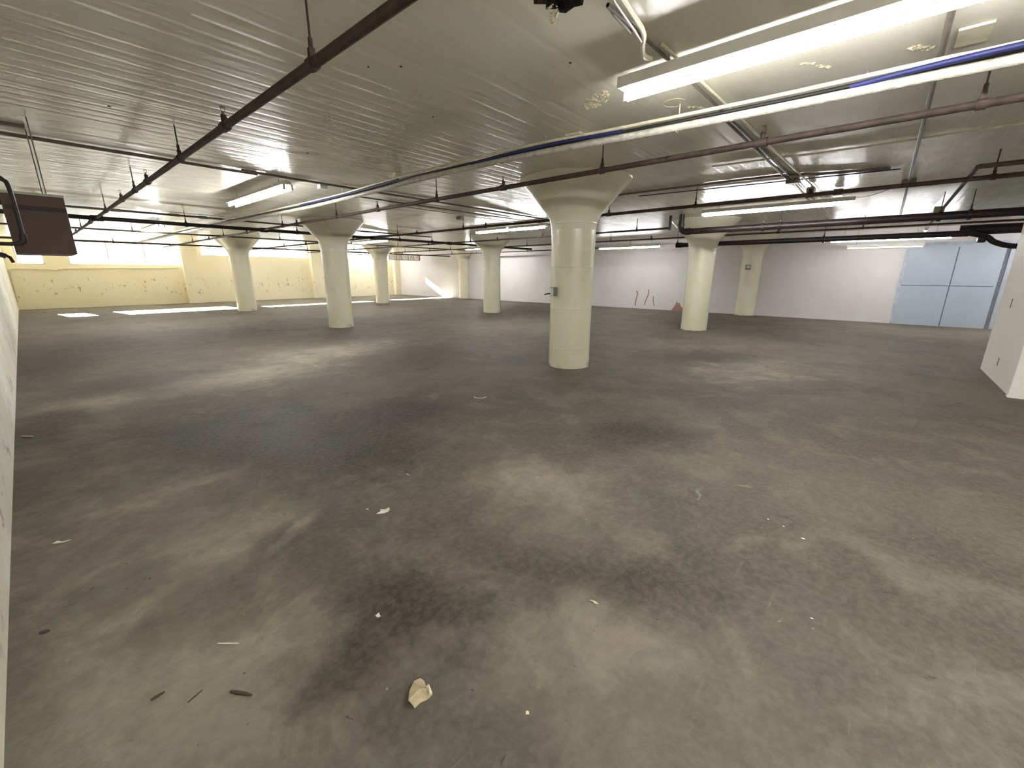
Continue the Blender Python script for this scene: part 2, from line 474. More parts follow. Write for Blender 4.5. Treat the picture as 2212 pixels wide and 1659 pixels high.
# crumbs of paint hanging at the rim of the hole and at the spalled patches
def flakes(name, cx, cy, rx, ry, nn, mat, parent, ang=0.0, size=(.01, .035)):
    bm = bmesh.new()
    for _ in range(nn):
        a = random.uniform(0, 2 * math.pi); q = math.sqrt(random.random())
        x = math.cos(a) * rx * q; y = math.sin(a) * ry * q
        px = cx + x * math.cos(ang) - y * math.sin(ang); py = cy + x * math.sin(ang) + y * math.cos(ang)
        s = random.uniform(*size)
        k = random.randint(4, 6)
        ph = random.uniform(0, 6)
        base = [bm.verts.new((px + s * random.uniform(.6, 1.1) * math.cos(ph + 2 * math.pi * i / k), py + s * random.uniform(.6, 1.1) * math.sin(ph + 2 * math.pi * i / k), ZC + .002)) for i in range(k)]
        tip = bm.verts.new((px, py, ZC - s * random.uniform(.15, .4)))
        for i in range(k): bm.faces.new((base[i], base[(i + 1) % k], tip))
        bm.faces.new(base)
    o = obj(name, bm, mat, parent)
    o['kind'] = 'stuff'
    return o
M['chip'] = simple('chipped_paint', srgb(214, 206, 174), 0.55)
flakes('paint_chips', -3.52, -2.12, .10, .03, 26, M['chip'], ceiling, 0.6, (.006, .02))
for (x, y, rx, ry, nn, an) in ((-2.38, -1.72, .19, .08, 110, 0.9), (-1.72, -2.27, .10, .025, 20, -.6), (-1.79, -3.62, .09, .03, 24, -.7), (-1.95, -3.1, .12, .02, 14, -.6)):
    flakes('spalled_patch', x, y, rx, ry, nn, M['chip'], ceiling, an, (.012, .03))
# ring left by an old rose
obj('ring_mark', T([(-1.93 + .085 * math.cos(a), -2.17 + .085 * math.sin(a), ZC - .001) for a in [i * math.pi * 2 / 40 for i in range(30)]], 0.0025, 6), M['chip'], ceiling)
def unp_ceiling_dots():
    for (x, y, r) in ((-3.72, -1.02, .010), (-3.86, -.85, .007), (-3.03, -1.9, .009), (-3.22, 1.55, .016), (-3.0, -.45, .008), (-4.9, 1.4, .012)):
        b = bmesh.new(); lathe(b, [(r, ZC - .004), (r * .7, ZC + .002)], 10, x, y)
        obj('anchor_hole', b, M['debris'], ceiling)
unp_ceiling_dots()

struct(obj('wall_left', B(XL - .3, XL, YN - .3, YF + .3, 0, ZC), M['wall_left']))
wr = struct(obj('wall_right', B(XR, XR + .3, YN - .3, YF + .3, 0, ZC), M['wall_white']))
struct(obj('wall_near', B(XL, XR, YN - .3, YN, 0, ZC), M['partition']))
# brown gouges and the torn corner low on the right wall
for pts, hw in ((((4.31, .12), (4.30, .35), (4.24, .60), (4.28, .75)), .028), (((3.90, .16), (3.84, .38), (3.76, .60), (3.76, .82)), .022), (((3.46, .14), (3.52, .34), (3.53, .54)), .02)):
    b = bmesh.new()
    L = [b.verts.new((XR - .004, y - hw, z)) for y, z in pts]; R = [b.verts.new((XR - .004, y + hw, z)) for y, z in pts]
    for i in range(len(pts) - 1): b.faces.new((L[i], L[i + 1], R[i + 1], R[i]))
    r_ = bmesh.ops.extrude_face_region(b, geom=list(b.faces))
    for v in [g for g in r_['geom'] if isinstance(g, bmesh.types.BMVert)]: v.co.x += .003
    obj('wall_gouge', b, M['brown'], wr)['label'] = 'brown vertical gouge in the white board'
b = bmesh.new()
poly = [(2.72, .005), (2.60, .20), (2.53, .38), (2.46, .30), (2.42, .33), (2.34, .17), (2.24, .10), (2.26, .005)]
f1 = [b.verts.new((XR - .005, y, z)) for y, z in poly]; f2 = [b.verts.new((XR - .001, y, z)) for y, z in poly]
b.faces.new(f1); b.faces.new(f2)
for i in range(len(poly)): b.faces.new((f1[i], f1[(i + 1) % len(poly)], f2[(i + 1) % len(poly)], f2[i]))
obj('torn_patch', b, M['brown'], wr)['label'] = 'brown torn patch at the foot of the wall'

# window wall
WIN = [(-5.66, -4.92, 1.76, 2.60), (-4.22, -.50, 1.77, 2.74), (.40, 5.56, 2.27, 2.74), (7.0, 11.25, 2.28, 2.74)]
bm = bmesh.new()
T0, T1 = YF, YF + .16
x = XL
for (a, c, z0, z1) in WIN:
    box(bm, x, a, T0, T1, 0, ZC)
    box(bm, a, c, T0, T1, 0, z0)
    box(bm, a, c, T0, T1, z1, ZC)
    x = c
box(bm, x, XR, T0, T1, 0, ZC)
for (a, c) in ((-.46, .17), (5.66, 6.44), (11.28, XR)):
    box(bm, a, c, T0 - .28, T0, 0, ZC)
struct(obj('wall_back', bm, M['wall_window']))
for i, (a, c, z0, z1) in enumerate(WIN):
    bm = bmesh.new()
    fy0, fy1 = T0 + .08, T0 + .12
    for q in ((a, c, z0, z0 + .03), (a, c, z1 - .03, z1), (a, a + .03, z0, z1), (c - .03, c, z0, z1)):
        box(bm, q[0], q[1], fy0, fy1, q[2], q[3])
    wo = struct(obj('window_%d' % (i + 1), bm, M['steel']))
    nb = max(1, round((c - a) / 1.25))
    for k in range(1, nb):
        xx = a + (c - a) * k / nb
        obj('mullion', B(xx - .018, xx + .018, fy0, fy1, z0 + .03, z1 - .03), M['steel'], wo)
    for k in range(nb):
        xa = a + (c - a) * k / nb; xb = a + (c - a) * (k + 1) / nb
        obj('pane', B(xa + .02, xb - .02, T0 + .098, T0 + .102, z0 + .02, z1 - .02), M['glass'], wo)
    # uneven crumbs of mortar along the sill
bm = bmesh.new()
for (a, c, z0, z1) in WIN:
    x = a
    while x < c:
        d = random.uniform(.2, .6)
        if random.random() < .55: box(bm, x, min(c, x + d), T0 + .01, T0 + .08, z0, z0 + random.uniform(.012, .035))
        x += d
struct(obj('trim_1', bm, M['wall_window']))
# conduit that follows the wall under the sills
tag(obj('wall_conduit', T(smooth_path([(XL + .05, T0 - .03, .3), (XL + .06, T0 - .03, 1.35), (XL + .16, T0 - .03, 1.56), (-4.9, T0 - .03, 1.55), (-4.6, T0 - .03, 1.52), (-4.2, T0 - .03, 1.60), (-.6, T0 - .03, 1.66)], 6), .018, 8), M['whiteconduit'], None, True),
    'cream conduit bending along the yellow wall under the leftmost windows', 'conduit')

# blue boarded door in the right wall
DX = XR - .03
door = struct(obj('door_1', B(DX, XR, -6.02, -4.06, 0, 2.35), M['blue']))
for (y0, y1, z0, z1) in ((-4.09, -4.03, 0, 2.35), (-6.06, -6.00, 0, 2.35)):
    obj('joint', B(DX - .003, DX + .01, y0, y1, z0, z1), M['gap'] if y0 < -5 else M['trimblue'], door)
obj('joint', B(DX - .003, DX + .01, -5.125, -5.10, 0, 2.2), M['gap'], door)
obj('joint', B(DX - .003, DX + .01, -5.95, -4.09, 1.135, 1.155), M['gap'], door)
struct(obj('trim_2', B(DX, XR, -6.9, -6.08, 0, 2.35), M['blue']))
struct(obj('trim_3', B(XR - .045, XR, -6.9, -4.0, 2.25, 2.35), M['trimblue']))
# band along the top of the white wall
struct(obj('trim_4', B(XR - .03, XR, 7.4, 13.2, 2.33, 2.42), M['wall_white']))

# thick partition stub on the right with a corner trim
part = struct(obj('wall_near_right', B(2.02, 4.18, YN, -5.09, 0, ZC), M['partition']))
obj('corner_trim', B(2.0, 2.09, -5.20, -5.065, 0, ZC, bevel=.006), M['partition'], part)
obj('joint', B(2.09, 2.105, -5.095, -5.086, 0, ZC), M['slot'], part)
obj('joint', B(2.012, 2.021, -5.62, -5.60, 0, ZC), M['slot'], part)
obj('wall_slot', B(3.40, 3.45, -5.092, -5.086, 1.0, 1.13), M['slot'], part)
obj('wall_slot', B(3.12, 3.17, -5.092, -5.086, .22, .33), M['slot'], part)

# ground outside, so that daylight bounces
struct(obj('floor_outside', B(-30, 40, YF + .16, 70, -.3, -.2), M['outside']))

# ------------------------------------------------------------------ columns
def capital_profile():
    return [(.334, 2.08), (.345, 2.16), (.362, 2.23), (.392, 2.29), (.440, 2.35), (.492, 2.41), (.545, 2.47), (.602, 2.535), (.655, 2.595),
            (.708, 2.65), (.755, 2.70), (.792, 2.735), (.812, 2.755), (.818, 2.768), (.812, ZC)]
col0 = None
COLS = [(0, 0, 'nearest cream mushroom column with a small switch box on its shaft'),
        (0, 7.58, 'cream mushroom column behind the white pipe bundle, second nearest on the left'),
        (0, 15.16, 'cream mushroom column in front of the first pilaster, leftmost of the columns'),
        (6.09, 0, 'cream mushroom column right of the nearest one, topped by a black pipe'),
        (6.09, 7.58, 'cream mushroom column under the pair of short lit tubes'),
        (6.09, 15.16, 'cream mushroom column before the right end of the yellow window wall'),
        (11.66, 0, 'cream column half sunk in the white wall with a square box on it'),
        (11.66, 15.16, 'small far cream column half sunk in the white wall near its sunlit end'),
        (11.66, 7.58, 'cream column half sunk in the white wall, hidden behind the nearest column')]
for (x, y, lab) in COLS:
    if col0 is None:
        r = thing('mushroom_column', lab, 'column', (x, y, 0))
        bm = bmesh.new(); lathe(bm, [(.326, 0), (.328, .05), (.325, .6), (.325, 1.2), (.328, 1.7), (.334, 2.08)], 64)
        obj('shaft', bm, M['column'], r, True)
        bm = bmesh.new(); lathe(bm, capital_profile(), 64)
        obj('capital', bm, M['column'], r, True)
        col0 = r
    else:
        r = col0.copy(); COL.objects.link(r); r.location = (x, y, 0); r['label'] = lab
        for ch in list(col0.children):
            c = ch.copy(); COL.objects.link(c); c.parent = r
    r['group'] = 'mushroom columns'

# switch box on the nearest column and box on the wall column
ax, ay = -0.343, 0.088     # outward direction in plan, filled below
left = Vector((-rt.x, -rt.y, 0)); tow = Vector((-fh.x, -fh.y, 0))
p = left * .27 + tow * .185
ang = math.atan2(p.y, p.x)
sb = thing('switch_box', 'small grey switch box with a lever, strapped to the nearest column', 'switch', (p.x, p.y, 1.185), ang)
obj('box_body', B(-.01, .07, -.045, .045, -.065, .065, bevel=.005), M['box'], sb)
obj('cover', B(.07, .085, -.04, .04, -.06, .055, bevel=.004), M['palemetal'], sb)
lv = Matrix.Rotation(-ang, 3, 'Z') @ left
obj('lever', T([Vector((.05, 0, -.03)) + lv * .03, Vector((.05, 0, -.03)) + lv * .075, Vector((.05, 0, -.045)) + lv * .13], .010, 8), M['heaterdark'], sb)
gb = thing('outlet_box', 'square grey box with a pale round cover on the half-sunk column', 'box', (11.66 - .322, .02, 1.69), math.pi)
obj('box_body', B(-.02, .06, -.085, .085, -.085, .085, bevel=.006), M['box'], gb)
bm = bmesh.new(); tube(bm, [(.06, .02, .01), (.085, .02, .01)], .055, 20)
obj('round_cover', bm, M['palemetal'], gb)

# ------------------------------------------------------------------ fluorescent fixtures (run along Y)
def fixture(x, y0, y1, z, label, single=False, w=.11, tmat='tube', tr=.019):
    yc = (y0 + y1) / 2
    f = thing('fluorescent_light', label, 'light', (x, yc, z), 0, 'fluorescent strip lights')
    L = (y1 - y0) / 2
    tx = .04 if single else .055
    bm = bmesh.new()
    if single:
        box(bm, -w, w, -L, L, .038, .095)
        box(bm, -w - .004, -w, -L, L, .030, .095)
    else:
        box(bm, -.045, .045, -L, L, .045, .095)
    # shallow reflector wings
    for s in () if single else (-1, 1):
        v = [bm.verts.new(q) for q in ((s * .045, -L, .050), (s * w, -L, .026), (s * w, L, .026), (s * .045, L, .050),
                                       (s * .045, -L, .056), (s * w, -L, .032), (s * w, L, .032), (s * .045, L, .056))]
        for idx in ((0, 1, 2, 3), (4, 7, 6, 5), (0, 4, 5, 1), (1, 5, 6, 2), (2, 6, 7, 3)):
            bm.faces.new([v[i] for i in idx])
    obj('housing', bm, M['fixture'], f)
    for s in (-1, 1):
        if single and s < 0: continue
        m_ = M[tmat]
        obj('fluorescent_tube', T([(s * tx, -L + .03, 0), (s * tx, L - .03, 0)], tr, 12), m_, f, True)
        for e in (-1, 1):
            obj('lampholder', B(s * tx - .014, s * tx + .014, e * (L - .015) - .012, e * (L - .015) + .012, -.022, .05), M['fixture'], f)
    top = ZC - z
    if top > .12:
        for e in (-1, 1):
            obj('hanger', T([(0, e * L * .75, .09), (0, e * L * .75, top)], .004, 6), M['box'], f)
    return f

fixture(-2.765, -4.63, -2.14, 2.60, 'nearest lit strip light running out of the upper right of the frame', True, w=.062, tr=.021)
fixture(-2.90, 2.95, 5.40, 2.62, 'short-looking lit strip light left of the white pipe bundle')
fixture(-3.02, 10.6, 13.05, 2.61, 'small distant lit strip light above the large bright window')
fixture(3.66, -3.10, -.68, 2.60, 'long lit strip light above the column with the black pipe', tmat='tube_mid')
fixture(3.40, 4.38, 5.57, 2.60, 'left one of the pair of short lit tubes, before the middle column')
fixture(3.42, 3.12, 4.30, 2.60, 'right one of the pair of short lit tubes, before the middle column')
fixture(3.44, 10.35, 12.95, 2.60, 'lit strip light seen between the two left middle columns')
fixture(9.66, 2.62, 5.05, 2.40, 'low lit strip light just right of the nearest column, on the white wall', tmat='tube_dim')
fixture(9.75, -4.78, -2.33, 2.35, 'long lit strip light hanging low before the blue boarded door', tmat='tube_dim')
fixture(9.75, 10.5, 12.9, 2.64, 'lit strip light by the far right-hand column')
fixture(9.2, 19.2, 21.6, 2.65, 'tiny far lit strip light above the hanging picture sign')
fixture(3.5, 17.6, 20.0, 2.60, 'far lit strip light by the middle windows')
fixture(11.45, -4.38, -2.63, 2.24, 'thin dim lit strip under the low light before the blue door', w=.05, single=True, tmat='tube_faint')
fixture(-2.80, -7.6, -5.2, 2.60, 'unseen strip light added behind the camera, in line with the row')  # added out of view to brighten the foreground
fixture(-4.95, -7.9, -5.5, 2.60, 'unseen fill strip light added behind the camera beside the left wall')  # added fill lamp for the nearest column, partition and left wall
fixture(9.75, -8.6, -6.2, 2.60, 'strip light hidden behind the white partition')

# ------------------------------------------------------------------ sprinkler pipes
def hanger_rod(parent, x, y, z, r, mat, along='Y'):
    bm = bmesh.new()
    tube(bm, [(x, y, z + r), (x, y, ZC)], .006, 8)
    tube(bm, [(x, y, z + r + .05), (x, y, z + r + .09)], .012, 8)
    obj('hanger_rod', bm, mat, parent)
    bm = bmesh.new()
    if along == 'Y':
        tube(bm, [(x, y - .025, z), (x, y + .025, z)], r * 1.28, 16)
    else:
        tube(bm, [(x - .025, y, z), (x + .025, y, z)], r * 1.28, 16)
    box(bm, x - .014, x + .014, y - .014, y + .014, z + r, z + r + .045)
    obj('clamp', bm, mat, parent)

def sprinkler(parent, x, y, z, r, mat):
    bm = bmesh.new()
    tube(bm, [(x, y - .04, z), (x, y + .04, z)], r * 1.35, 16)
    tube(bm, [(x, y, z), (x, y, z + .075)], .02, 12)
    obj('tee_fitting', bm, mat, parent)
    bm = bmesh.new()
    tube(bm, [(x, y, z + .07), (x, y, z + .10)], .010, 10)
    tube(bm, [(x - .012, y, z + .10), (x - .012, y, z + .125)], .003, 6)
    tube(bm, [(x + .012, y, z + .10), (x + .012, y, z + .125)], .003, 6)
    tube(bm, [(x, y, z + .125), (x, y, z + .129)], .018, 12)
    obj('sprinkler_head', bm, M['box'], parent)

def branch(x, y0, y1, label, rods, heads, z=2.50, r=.026, mat=None):
    mat = mat or M['pipe']
    t = thing('sprinkler_pipe', label, 'pipe', (0, 0, 0), 0, 'sprinkler branch pipes')
    obj('pipe_run', T([(x, y0, z), (x, y1, z)], r, 16), mat, t, True)
    for y in rods: hanger_rod(t, x, y, z, r, mat)
    for y in heads: sprinkler(t, x, y, z, r, mat)
    return t

branch(-4.44, -8.6, 19.8, 'thick brown sprinkler pipe crossing the upper left of the ceiling', (-4.1, -1.25, 1.56, 4.0, 6.9, 11.5, 15), (-2.6, .2, 3.16, 5.1, 9.5, 13))
branch(-1.42, -8.6, 19.8, 'long brown sprinkler pipe passing in front of the nearest capital', (-3.96, -1.25, 1.47, 4.5, 7.09, 11.5, 15), (-2.73, .15, 3.05, 6.32, 9.5, 13))
branch(1.64, -8.6, 19.8, 'brown sprinkler pipe passing just behind the nearest capital', (-4.4, -1.21, 1.6, 4.24, 7.0, 11.5, 15), (-2.72, .32, 3.48, 6.1, 9.5, 13))
branch(4.68, .36, 19.8, 'thin brown sprinkler pipe ending at the black elbow by the right column', (1.19, 4.13, 7.2, 11.5, 15), (2.7, 5.94, 9.5, 13), r=.024)
branch(7.48, -8.6, 19.8, 'thin brown sprinkler pipe behind the right column, above the lower black pipe', (-3.1, .3, 3.4, 7, 11.5, 15), (-1.4, 2, 5.4, 9.5, 13), r=.022)
branch(10.6, 3.0, 18.2, 'farthest thin brown sprinkler pipe along the white wall', (4.2, 7.3, 11.5, 15), (5.8, 9.5, 13), r=.022)

t = thing('sprinkler_main', 'thick black main pipe running from the brown heater across to the columns', 'pipe')
obj('pipe_run', T([(-5.9, 8.3, 2.49), (9.4, 8.3, 2.49)], .04, 16), M['blackpipe'], t, True)
for x in (-4.44, -1.42, 1.64, 4.68, 7.48):
    bm = bmesh.new(); tube(bm, [(x - .09, 8.3, 2.49), (x + .09, 8.3, 2.49)], .055, 16); tube(bm, [(x, 8.2, 2.5), (x, 8.4, 2.5)], .042, 14)
    obj('cross_fitting', bm, M['blackpipe'], t)
for x in (-5.2, -3.0, -.6, 2.6, 3.9): hanger_rod(t, x, 8.3, 2.49, .04, M['blackpipe'], 'X')
for (y, z, r, x0, x1, lab) in ((12.1, 2.548, .022, -5.9, 9.0, 'reddish pipe crossing left to right before the large bright window'),
                               (16.0, 2.43, .030, -5.9, 11.3, 'low reddish pipe crossing along the top of the windows')):
    t = thing('cross_pipe', lab, 'pipe')
    obj('pipe_run', T([(x0, y, z), (x1, y, z)], r, 12), M['pipe'], t, True)
    for x in (-3.4, .4, 3.0, 8.0): hanger_rod(t, x, y, z, r, M['pipe'], 'X')

# big black drain pipes with elbows
def big_pipe(x, y0, y1, z, r, label, rise=True, rods=()):
    t = thing('drain_pipe', label, 'pipe')
    pts = [(x, y1, z)]
    path = [Vector((x, y1, z)), Vector((x, y0 - .12, z))]
    if rise:
        for k in range(1, 8):
            a = k / 8 * math.pi / 2
            path.append(Vector((x, y0 - .12 + .12 * math.sin(a), z + .12 * (1 - math.cos(a)))))
        path += [Vector((x, y0, z + .12)), Vector((x, y0, ZC))]
    obj('pipe_run', T(path, r, 20), M['blackpipe'], t, True)
    bm = bmesh.new(); tube(bm, [(x, y0 - .22, z), (x, y0 - .12, z)], r * 1.18, 20)
    if rise: tube(bm, [(x, y0, z + .12), (x, y0, z + .18)], r * 1.18, 20)
    obj('coupling', bm, M['blackpipe'], t)
    for y in rods: hanger_rod(t, x, y, z, r, M['blackpipe'])
    return t
big_pipe(4.68, .10, -8.6, 2.40, .065, 'big black pipe starting at an elbow before the right column capital', True, (-1.6, -1.9, -4.2, -4.55))
big_pipe(7.40, 1.22, -4.84, 2.28, .062, 'lower big black pipe passing behind the right column', False, (1.15, -2.4))
tag(obj('riser_pipe', T([(4.68, .36, 2.46), (4.68, .36, ZC)], .034, 14), M['blackpipe'], None, True), 'thin black riser beside the big black elbow', 'pipe')
t = thing('drain_bend', 'black pipe bend hooking down behind the white partition', 'pipe')
obj('pipe_run', T(smooth_path([(7.4, -4.85, 2.28), (7.4, -5.1, 2.20), (7.4, -5.22, 2.10), (7.4, -5.42, 2.02), (7.4, -5.7, 2.0), (7.4, -6.6, 2.02)], 6), .05, 16), M['blackpipe'], t, True)
obj('valve_body', B(7.32, 7.48, -5.10, -4.98, 2.09, 2.2, bevel=.02), M['blackpipe'], t)
tag(obj('branch_stub', T([(7.6, -4.7, 2.36), (7.6, -8.0, 2.36)], .10, 18), M['blackpipe'], None, True), 'fat black pipe along the ceiling at the right edge', 'pipe')

# ------------------------------------------------------------------ wrapped pipe, conduit and cables (run along Y)
base = [(-8.6, -1.78), (-4.4, -1.80), (-3.68, -1.83), (-2.85, -1.86), (-1.68, -1.97), (-.95, -2.06), (.2, -2.10), (1.0, -2.11), (2.0, -2.05), (3.1, -2.0), (4.7, -2.0), (6.5, -2.08), (8.7, -2.17), (13, -2.25), (20.8, -2.3)]
def run(dx, z, wob=0.0, ph=0.0):
    return [(x + dx + wob * math.sin(y * 1.7 + ph), y, z + wob * .6 * math.cos(y * 2.3 + ph)) for y, x in base]
t = tag(obj('wrapped_pipe', T(smooth_path(run(0, 2.60, .004), 6), .029, 14), M['insul'], None, True), 'white cloth-wrapped pipe sweeping across the whole ceiling', 'pipe')
tag(obj('white_conduit', T(smooth_path(run(-.03, 2.672, .003, 1), 6), .0135, 10), M['whiteconduit'], None, True), 'slim white conduit just above the cloth-wrapped pipe', 'conduit')
tag(obj('black_cable', T(smooth_path(run(-.006, 2.643, .003, 2), 6), .012, 8), M['blackcable'], None, True), 'black cable lying between the white conduit and the wrapped pipe', 'cable')
tag(obj('grey_cable', T(smooth_path(run(.028, 2.650, .008, 4), 6), .010, 8), M['blackcable'], None, True), 'dark cable behind the black one in the white pipe bundle', 'cable')
blue1 = [(-5.2, -1.815, 2.635), (-4.4, -1.83, 2.640), (-3.9, -1.84, 2.640), (-3.55, -1.83, 2.636), (-3.3, -1.81, 2.63)]
tag(obj('blue_cable', T(smooth_path([(x - .034, y, z + .006) for y, x, z in blue1], 6), .0165, 10), M['bluecable'], None, True), 'bright blue cable in the bundle near the right edge of the frame', 'cable')
blue2 = [(-1.75, -1.95, 2.64), (-1.3, -2.025, 2.640), (-.9, -2.07, 2.636), (-.4, -2.09, 2.634), (.0, -2.08, 2.63)]
tag(obj('blue_cable', T(smooth_path([(x - .030, y, z + .004) for y, x, z in blue2], 6), .0145, 10), M['bluecable'], None, True), 'dark blue cable in the bundle above the nearest capital', 'cable')
blue3 = [(1.4, -2.09, 2.65), (2.2, -2.05, 2.642), (3.4, -2.01, 2.645), (4.6, -2.01, 2.65)]
tag(obj('blue_cable', T(smooth_path([(x - .030, y, z + .003) for y, x, z in blue3], 6), .013, 8), M['bluecable'], None, True), 'blue cable in the bundle before the second nearest left column', 'cable')
for y in (-2.2, -.4, 1.3, 3.2, 5.2, 7.5, 10.5, 14):
    for k in range(len(base) - 1):
        if base[k][0] <= y <= base[k + 1][0]:
            q = (y - base[k][0]) / (base[k + 1][0] - base[k][0]); xx = base[k][1] * (1 - q) + base[k + 1][1] * q
    where = {-2.2: 'right under the nearest strip light', -.4: 'above the nearest capital', 1.3: 'left of the nearest capital', 3.2: 'by the left strip light', 5.2: 'above the second nearest left column', 7.5: 'near the black main pipe', 10.5: 'past the black main pipe', 14: 'far off, near the windows'}[y]
    s = thing('strap_hanger', 'thin strap holding the white pipe bundle, ' + where, 'hanger', (xx, y, 2.6), 0, 'straps of the white pipe bundle')
    obj('strap', B(-.045, .04, -.004, .004, -.034, -.029), M['whiteconduit'], s)
    obj('strap', B(.036, .040, -.004, .004, -.034, ZC - 2.6), M['whiteconduit'], s)

# ------------------------------------------------------------------ conduits running along X, tight to the ceiling
def conduit(pts, r, mat, label, name='conduit', sm=True):
    return tag(obj(name, T(smooth_path(pts, 5) if sm and len(pts) > 2 else pts, r, 8), M[mat], None, True), label, 'conduit')
conduit([(-5.95, 3.02, 2.755), (-3.25, 3.05, 2.755)], .017, 'conduit', 'dark conduit on the ceiling at the left edge, crossed by the brown pipe')
conduit([(-3.3, 2.92, 2.755), (-2.7, 2.95, 2.755), (4.9, 2.9, 2.755)], .016, 'conduit', 'dark conduit leading on from the left strip light')
conduit([(-1.8, 3.6, 2.76), (4.4, 3.5, 2.76)], .012, 'conduit', 'thinner conduit behind the one from the left strip light')
conduit([(-.6, 3.95, 2.76), (4.0, 3.95, 2.76)], .012, 'whiteconduit', 'pale conduit on the ceiling left of the nearest capital')
conduit([(-5.9, 8.98, 2.735), (-4.3, 8.95, 2.735), (-2.2, 8.95, 2.735), (-1.7, 9.0, 2.735), (4.5, 9.1, 2.735)], .022, 'conduit', 'grey conduit with couplings above the black main pipe')
for x, yy, wh in ((-4.05, 8.95, 'leftmost'), (-3.05, 8.95, 'middle'), (-2.5, 8.95, 'rightmost')):
    tag(obj('coupling', B(x - .09, x + .09, yy - .03, yy + .03, 2.705, 2.765, bevel=.01), M['box']), wh + ' of three grey coupling boxes on the conduit above the black main pipe', 'box', 'coupling boxes')
conduit([(-3.15, -2.38, 2.755), (-2.6, -2.42, 2.758), (6.3, -2.5, 2.758)], .011, 'conduit', 'pale conduit leading away under the nearest strip light', 'conduit')
conduit([(-2.9, -2.46, 2.758), (-.3, -2.53, 2.758), (4.0, -2.66, 2.75)], .010, 'whiteconduit', 'second pale conduit beside the one under the nearest strip light')
conduit([(-1.4, -2.39, 2.76), (5.4, -2.40, 2.76)], .012, 'conduit', 'brown conduit beside the pale pair under the nearest strip light')
conduit([(-4.4, -2.62, 2.73), (-3.65, -2.52, 2.735), (-3.30, -2.475, 2.74), (-3.13, -2.45, 2.735), (-3.03, -2.40, 2.72), (-2.97, -2.385, 2.70), (-2.92, -2.41, 2.69)], .0135, 'whiteconduit', 'white conduit curving down at the top of the frame right of the hole')
tag(obj('dangling_wire', T([(-4.4, -2.72, 2.67), (-3.55, -2.50, 2.69), (-3.28, -2.475, 2.68), (-3.18, -2.465, 2.672)], .004, 8, [.004, .004, .0055, .003]), M['fixture'], None, True), 'bare white wire with a free end beside the curving white conduit', 'wire')
conduit([(-2.3, -3.71, 2.755), (-1.4, -3.71, 2.755), (8.9, -3.71, 2.755)], .017, 'conduit', 'dark conduit dropping from the top right towards the black pipes')
conduit([(1.0, -4.21, 2.52), (9.2, -4.25, 2.56)], .022, 'pipe', 'brown cross pipe at the right edge leading to the white strip end')
conduit([(1.0, -4.21, 2.52), (1.0, -5.0, 2.52)], .024, 'pipe', 'short brown pipe leaving the right edge of the frame')
conduit([(.50, -6, 2.765), (.52, -3.4, 2.765), (.42, -2.5, 2.765), (.36, -1.8, 2.765)], .010, 'whiteconduit', 'thin white conduit crossing the upper right ceiling')
conduit([(1.35, .6, 2.76), (1.38, -1.0, 2.76), (1.46, -2.3, 2.76), (1.72, -2.9, 2.76), (1.9, -3.5, 2.76)], .016, 'conduit', 'olive conduit curving along the bright ceiling right of the nearest capital')
conduit([(1.72, -.2, 2.765), (1.85, -1.5, 2.765), (2.05, -3.6, 2.765)], .008, 'bluecable', 'thin violet wire on the bright ceiling beside the olive conduit', 'wire')
tag(obj('drooping_wire', T(smooth_path([(3.1, -3.63, 2.74), (3.2, -3.5, 2.69), (3.4, -3.3, 2.655), (3.64, -3.09, 2.67)], 6), .004, 6), M['conduit'], None, True), 'thin wire drooping from the square ceiling box to the strip light', 'wire')

# junction boxes and other things fixed to the ceiling
def jbox(x, y, z, sx, sy, sz, mat, label, name='junction_box', group=None):
    return tag(obj(name, B(x - sx / 2, x + sx / 2, y - sy / 2, y + sy / 2, z - sz / 2, z + sz / 2, bevel=min(sx, sy, sz) * .08), M[mat]), label, 'box', group)
jbox(3.05, -3.71, 2.745, .16, .16, .06, 'box', 'square grey ceiling box where the dark conduit crosses a brown pipe')
jbox(1.95, -2.44, 2.745, .15, .15, .06, 'box', 'square grey ceiling box on the pale conduits, before the long strip light')
jbox(1.6, 4.3, 2.74, .14, .14, .07, 'box', 'small dark ceiling box left of the nearest column')
jbox(-1.80, -1.16, 2.74, .14, .17, .07, 'creambox', 'cream box on the ceiling behind the pipe bundle, above the nearest capital')
jbox(-2.0, 1.60, 2.745, .10, .10, .06, 'creambox', 'small cream box beside the bundle, left of the nearest capital')
jbox(-2.3, 3.15, 2.745, .12, .10, .06, 'palemetal', 'pale box at the end of the left strip light')
jbox(5.6, -4.22, 2.6, .14, .14, .10, 'box', 'grey box on the brown cross pipe at the right')
jbox(-5.57, 2.66, 2.765, .42, .07, .03, 'conduit', 'flat dark plate on the ceiling at the left edge', 'ceiling_plate')
jbox(-1.82, -3.83, 2.772, .24, .14, .014, 'creambox', 'pale rectangular sheet stuck on the ceiling, upper right', 'ceiling_sheet')
jbox(2.6, -2.6, 2.70, .18, .10, .08, 'box', 'left one of two small dark boxes above the long strip light', group='small boxes above the long strip light')
jbox(3.1, -2.9, 2.70, .16, .12, .10, 'box', 'right one of two small dark boxes above the long strip light', group='small boxes above the long strip light')
tag(obj('strip_end', T([(9.22, -4.25, 2.55), (9.5, -4.25, 2.52)], .045, 10), M['fixture'], None), 'short white capped stub at the end of the brown cross pipe', 'cap')
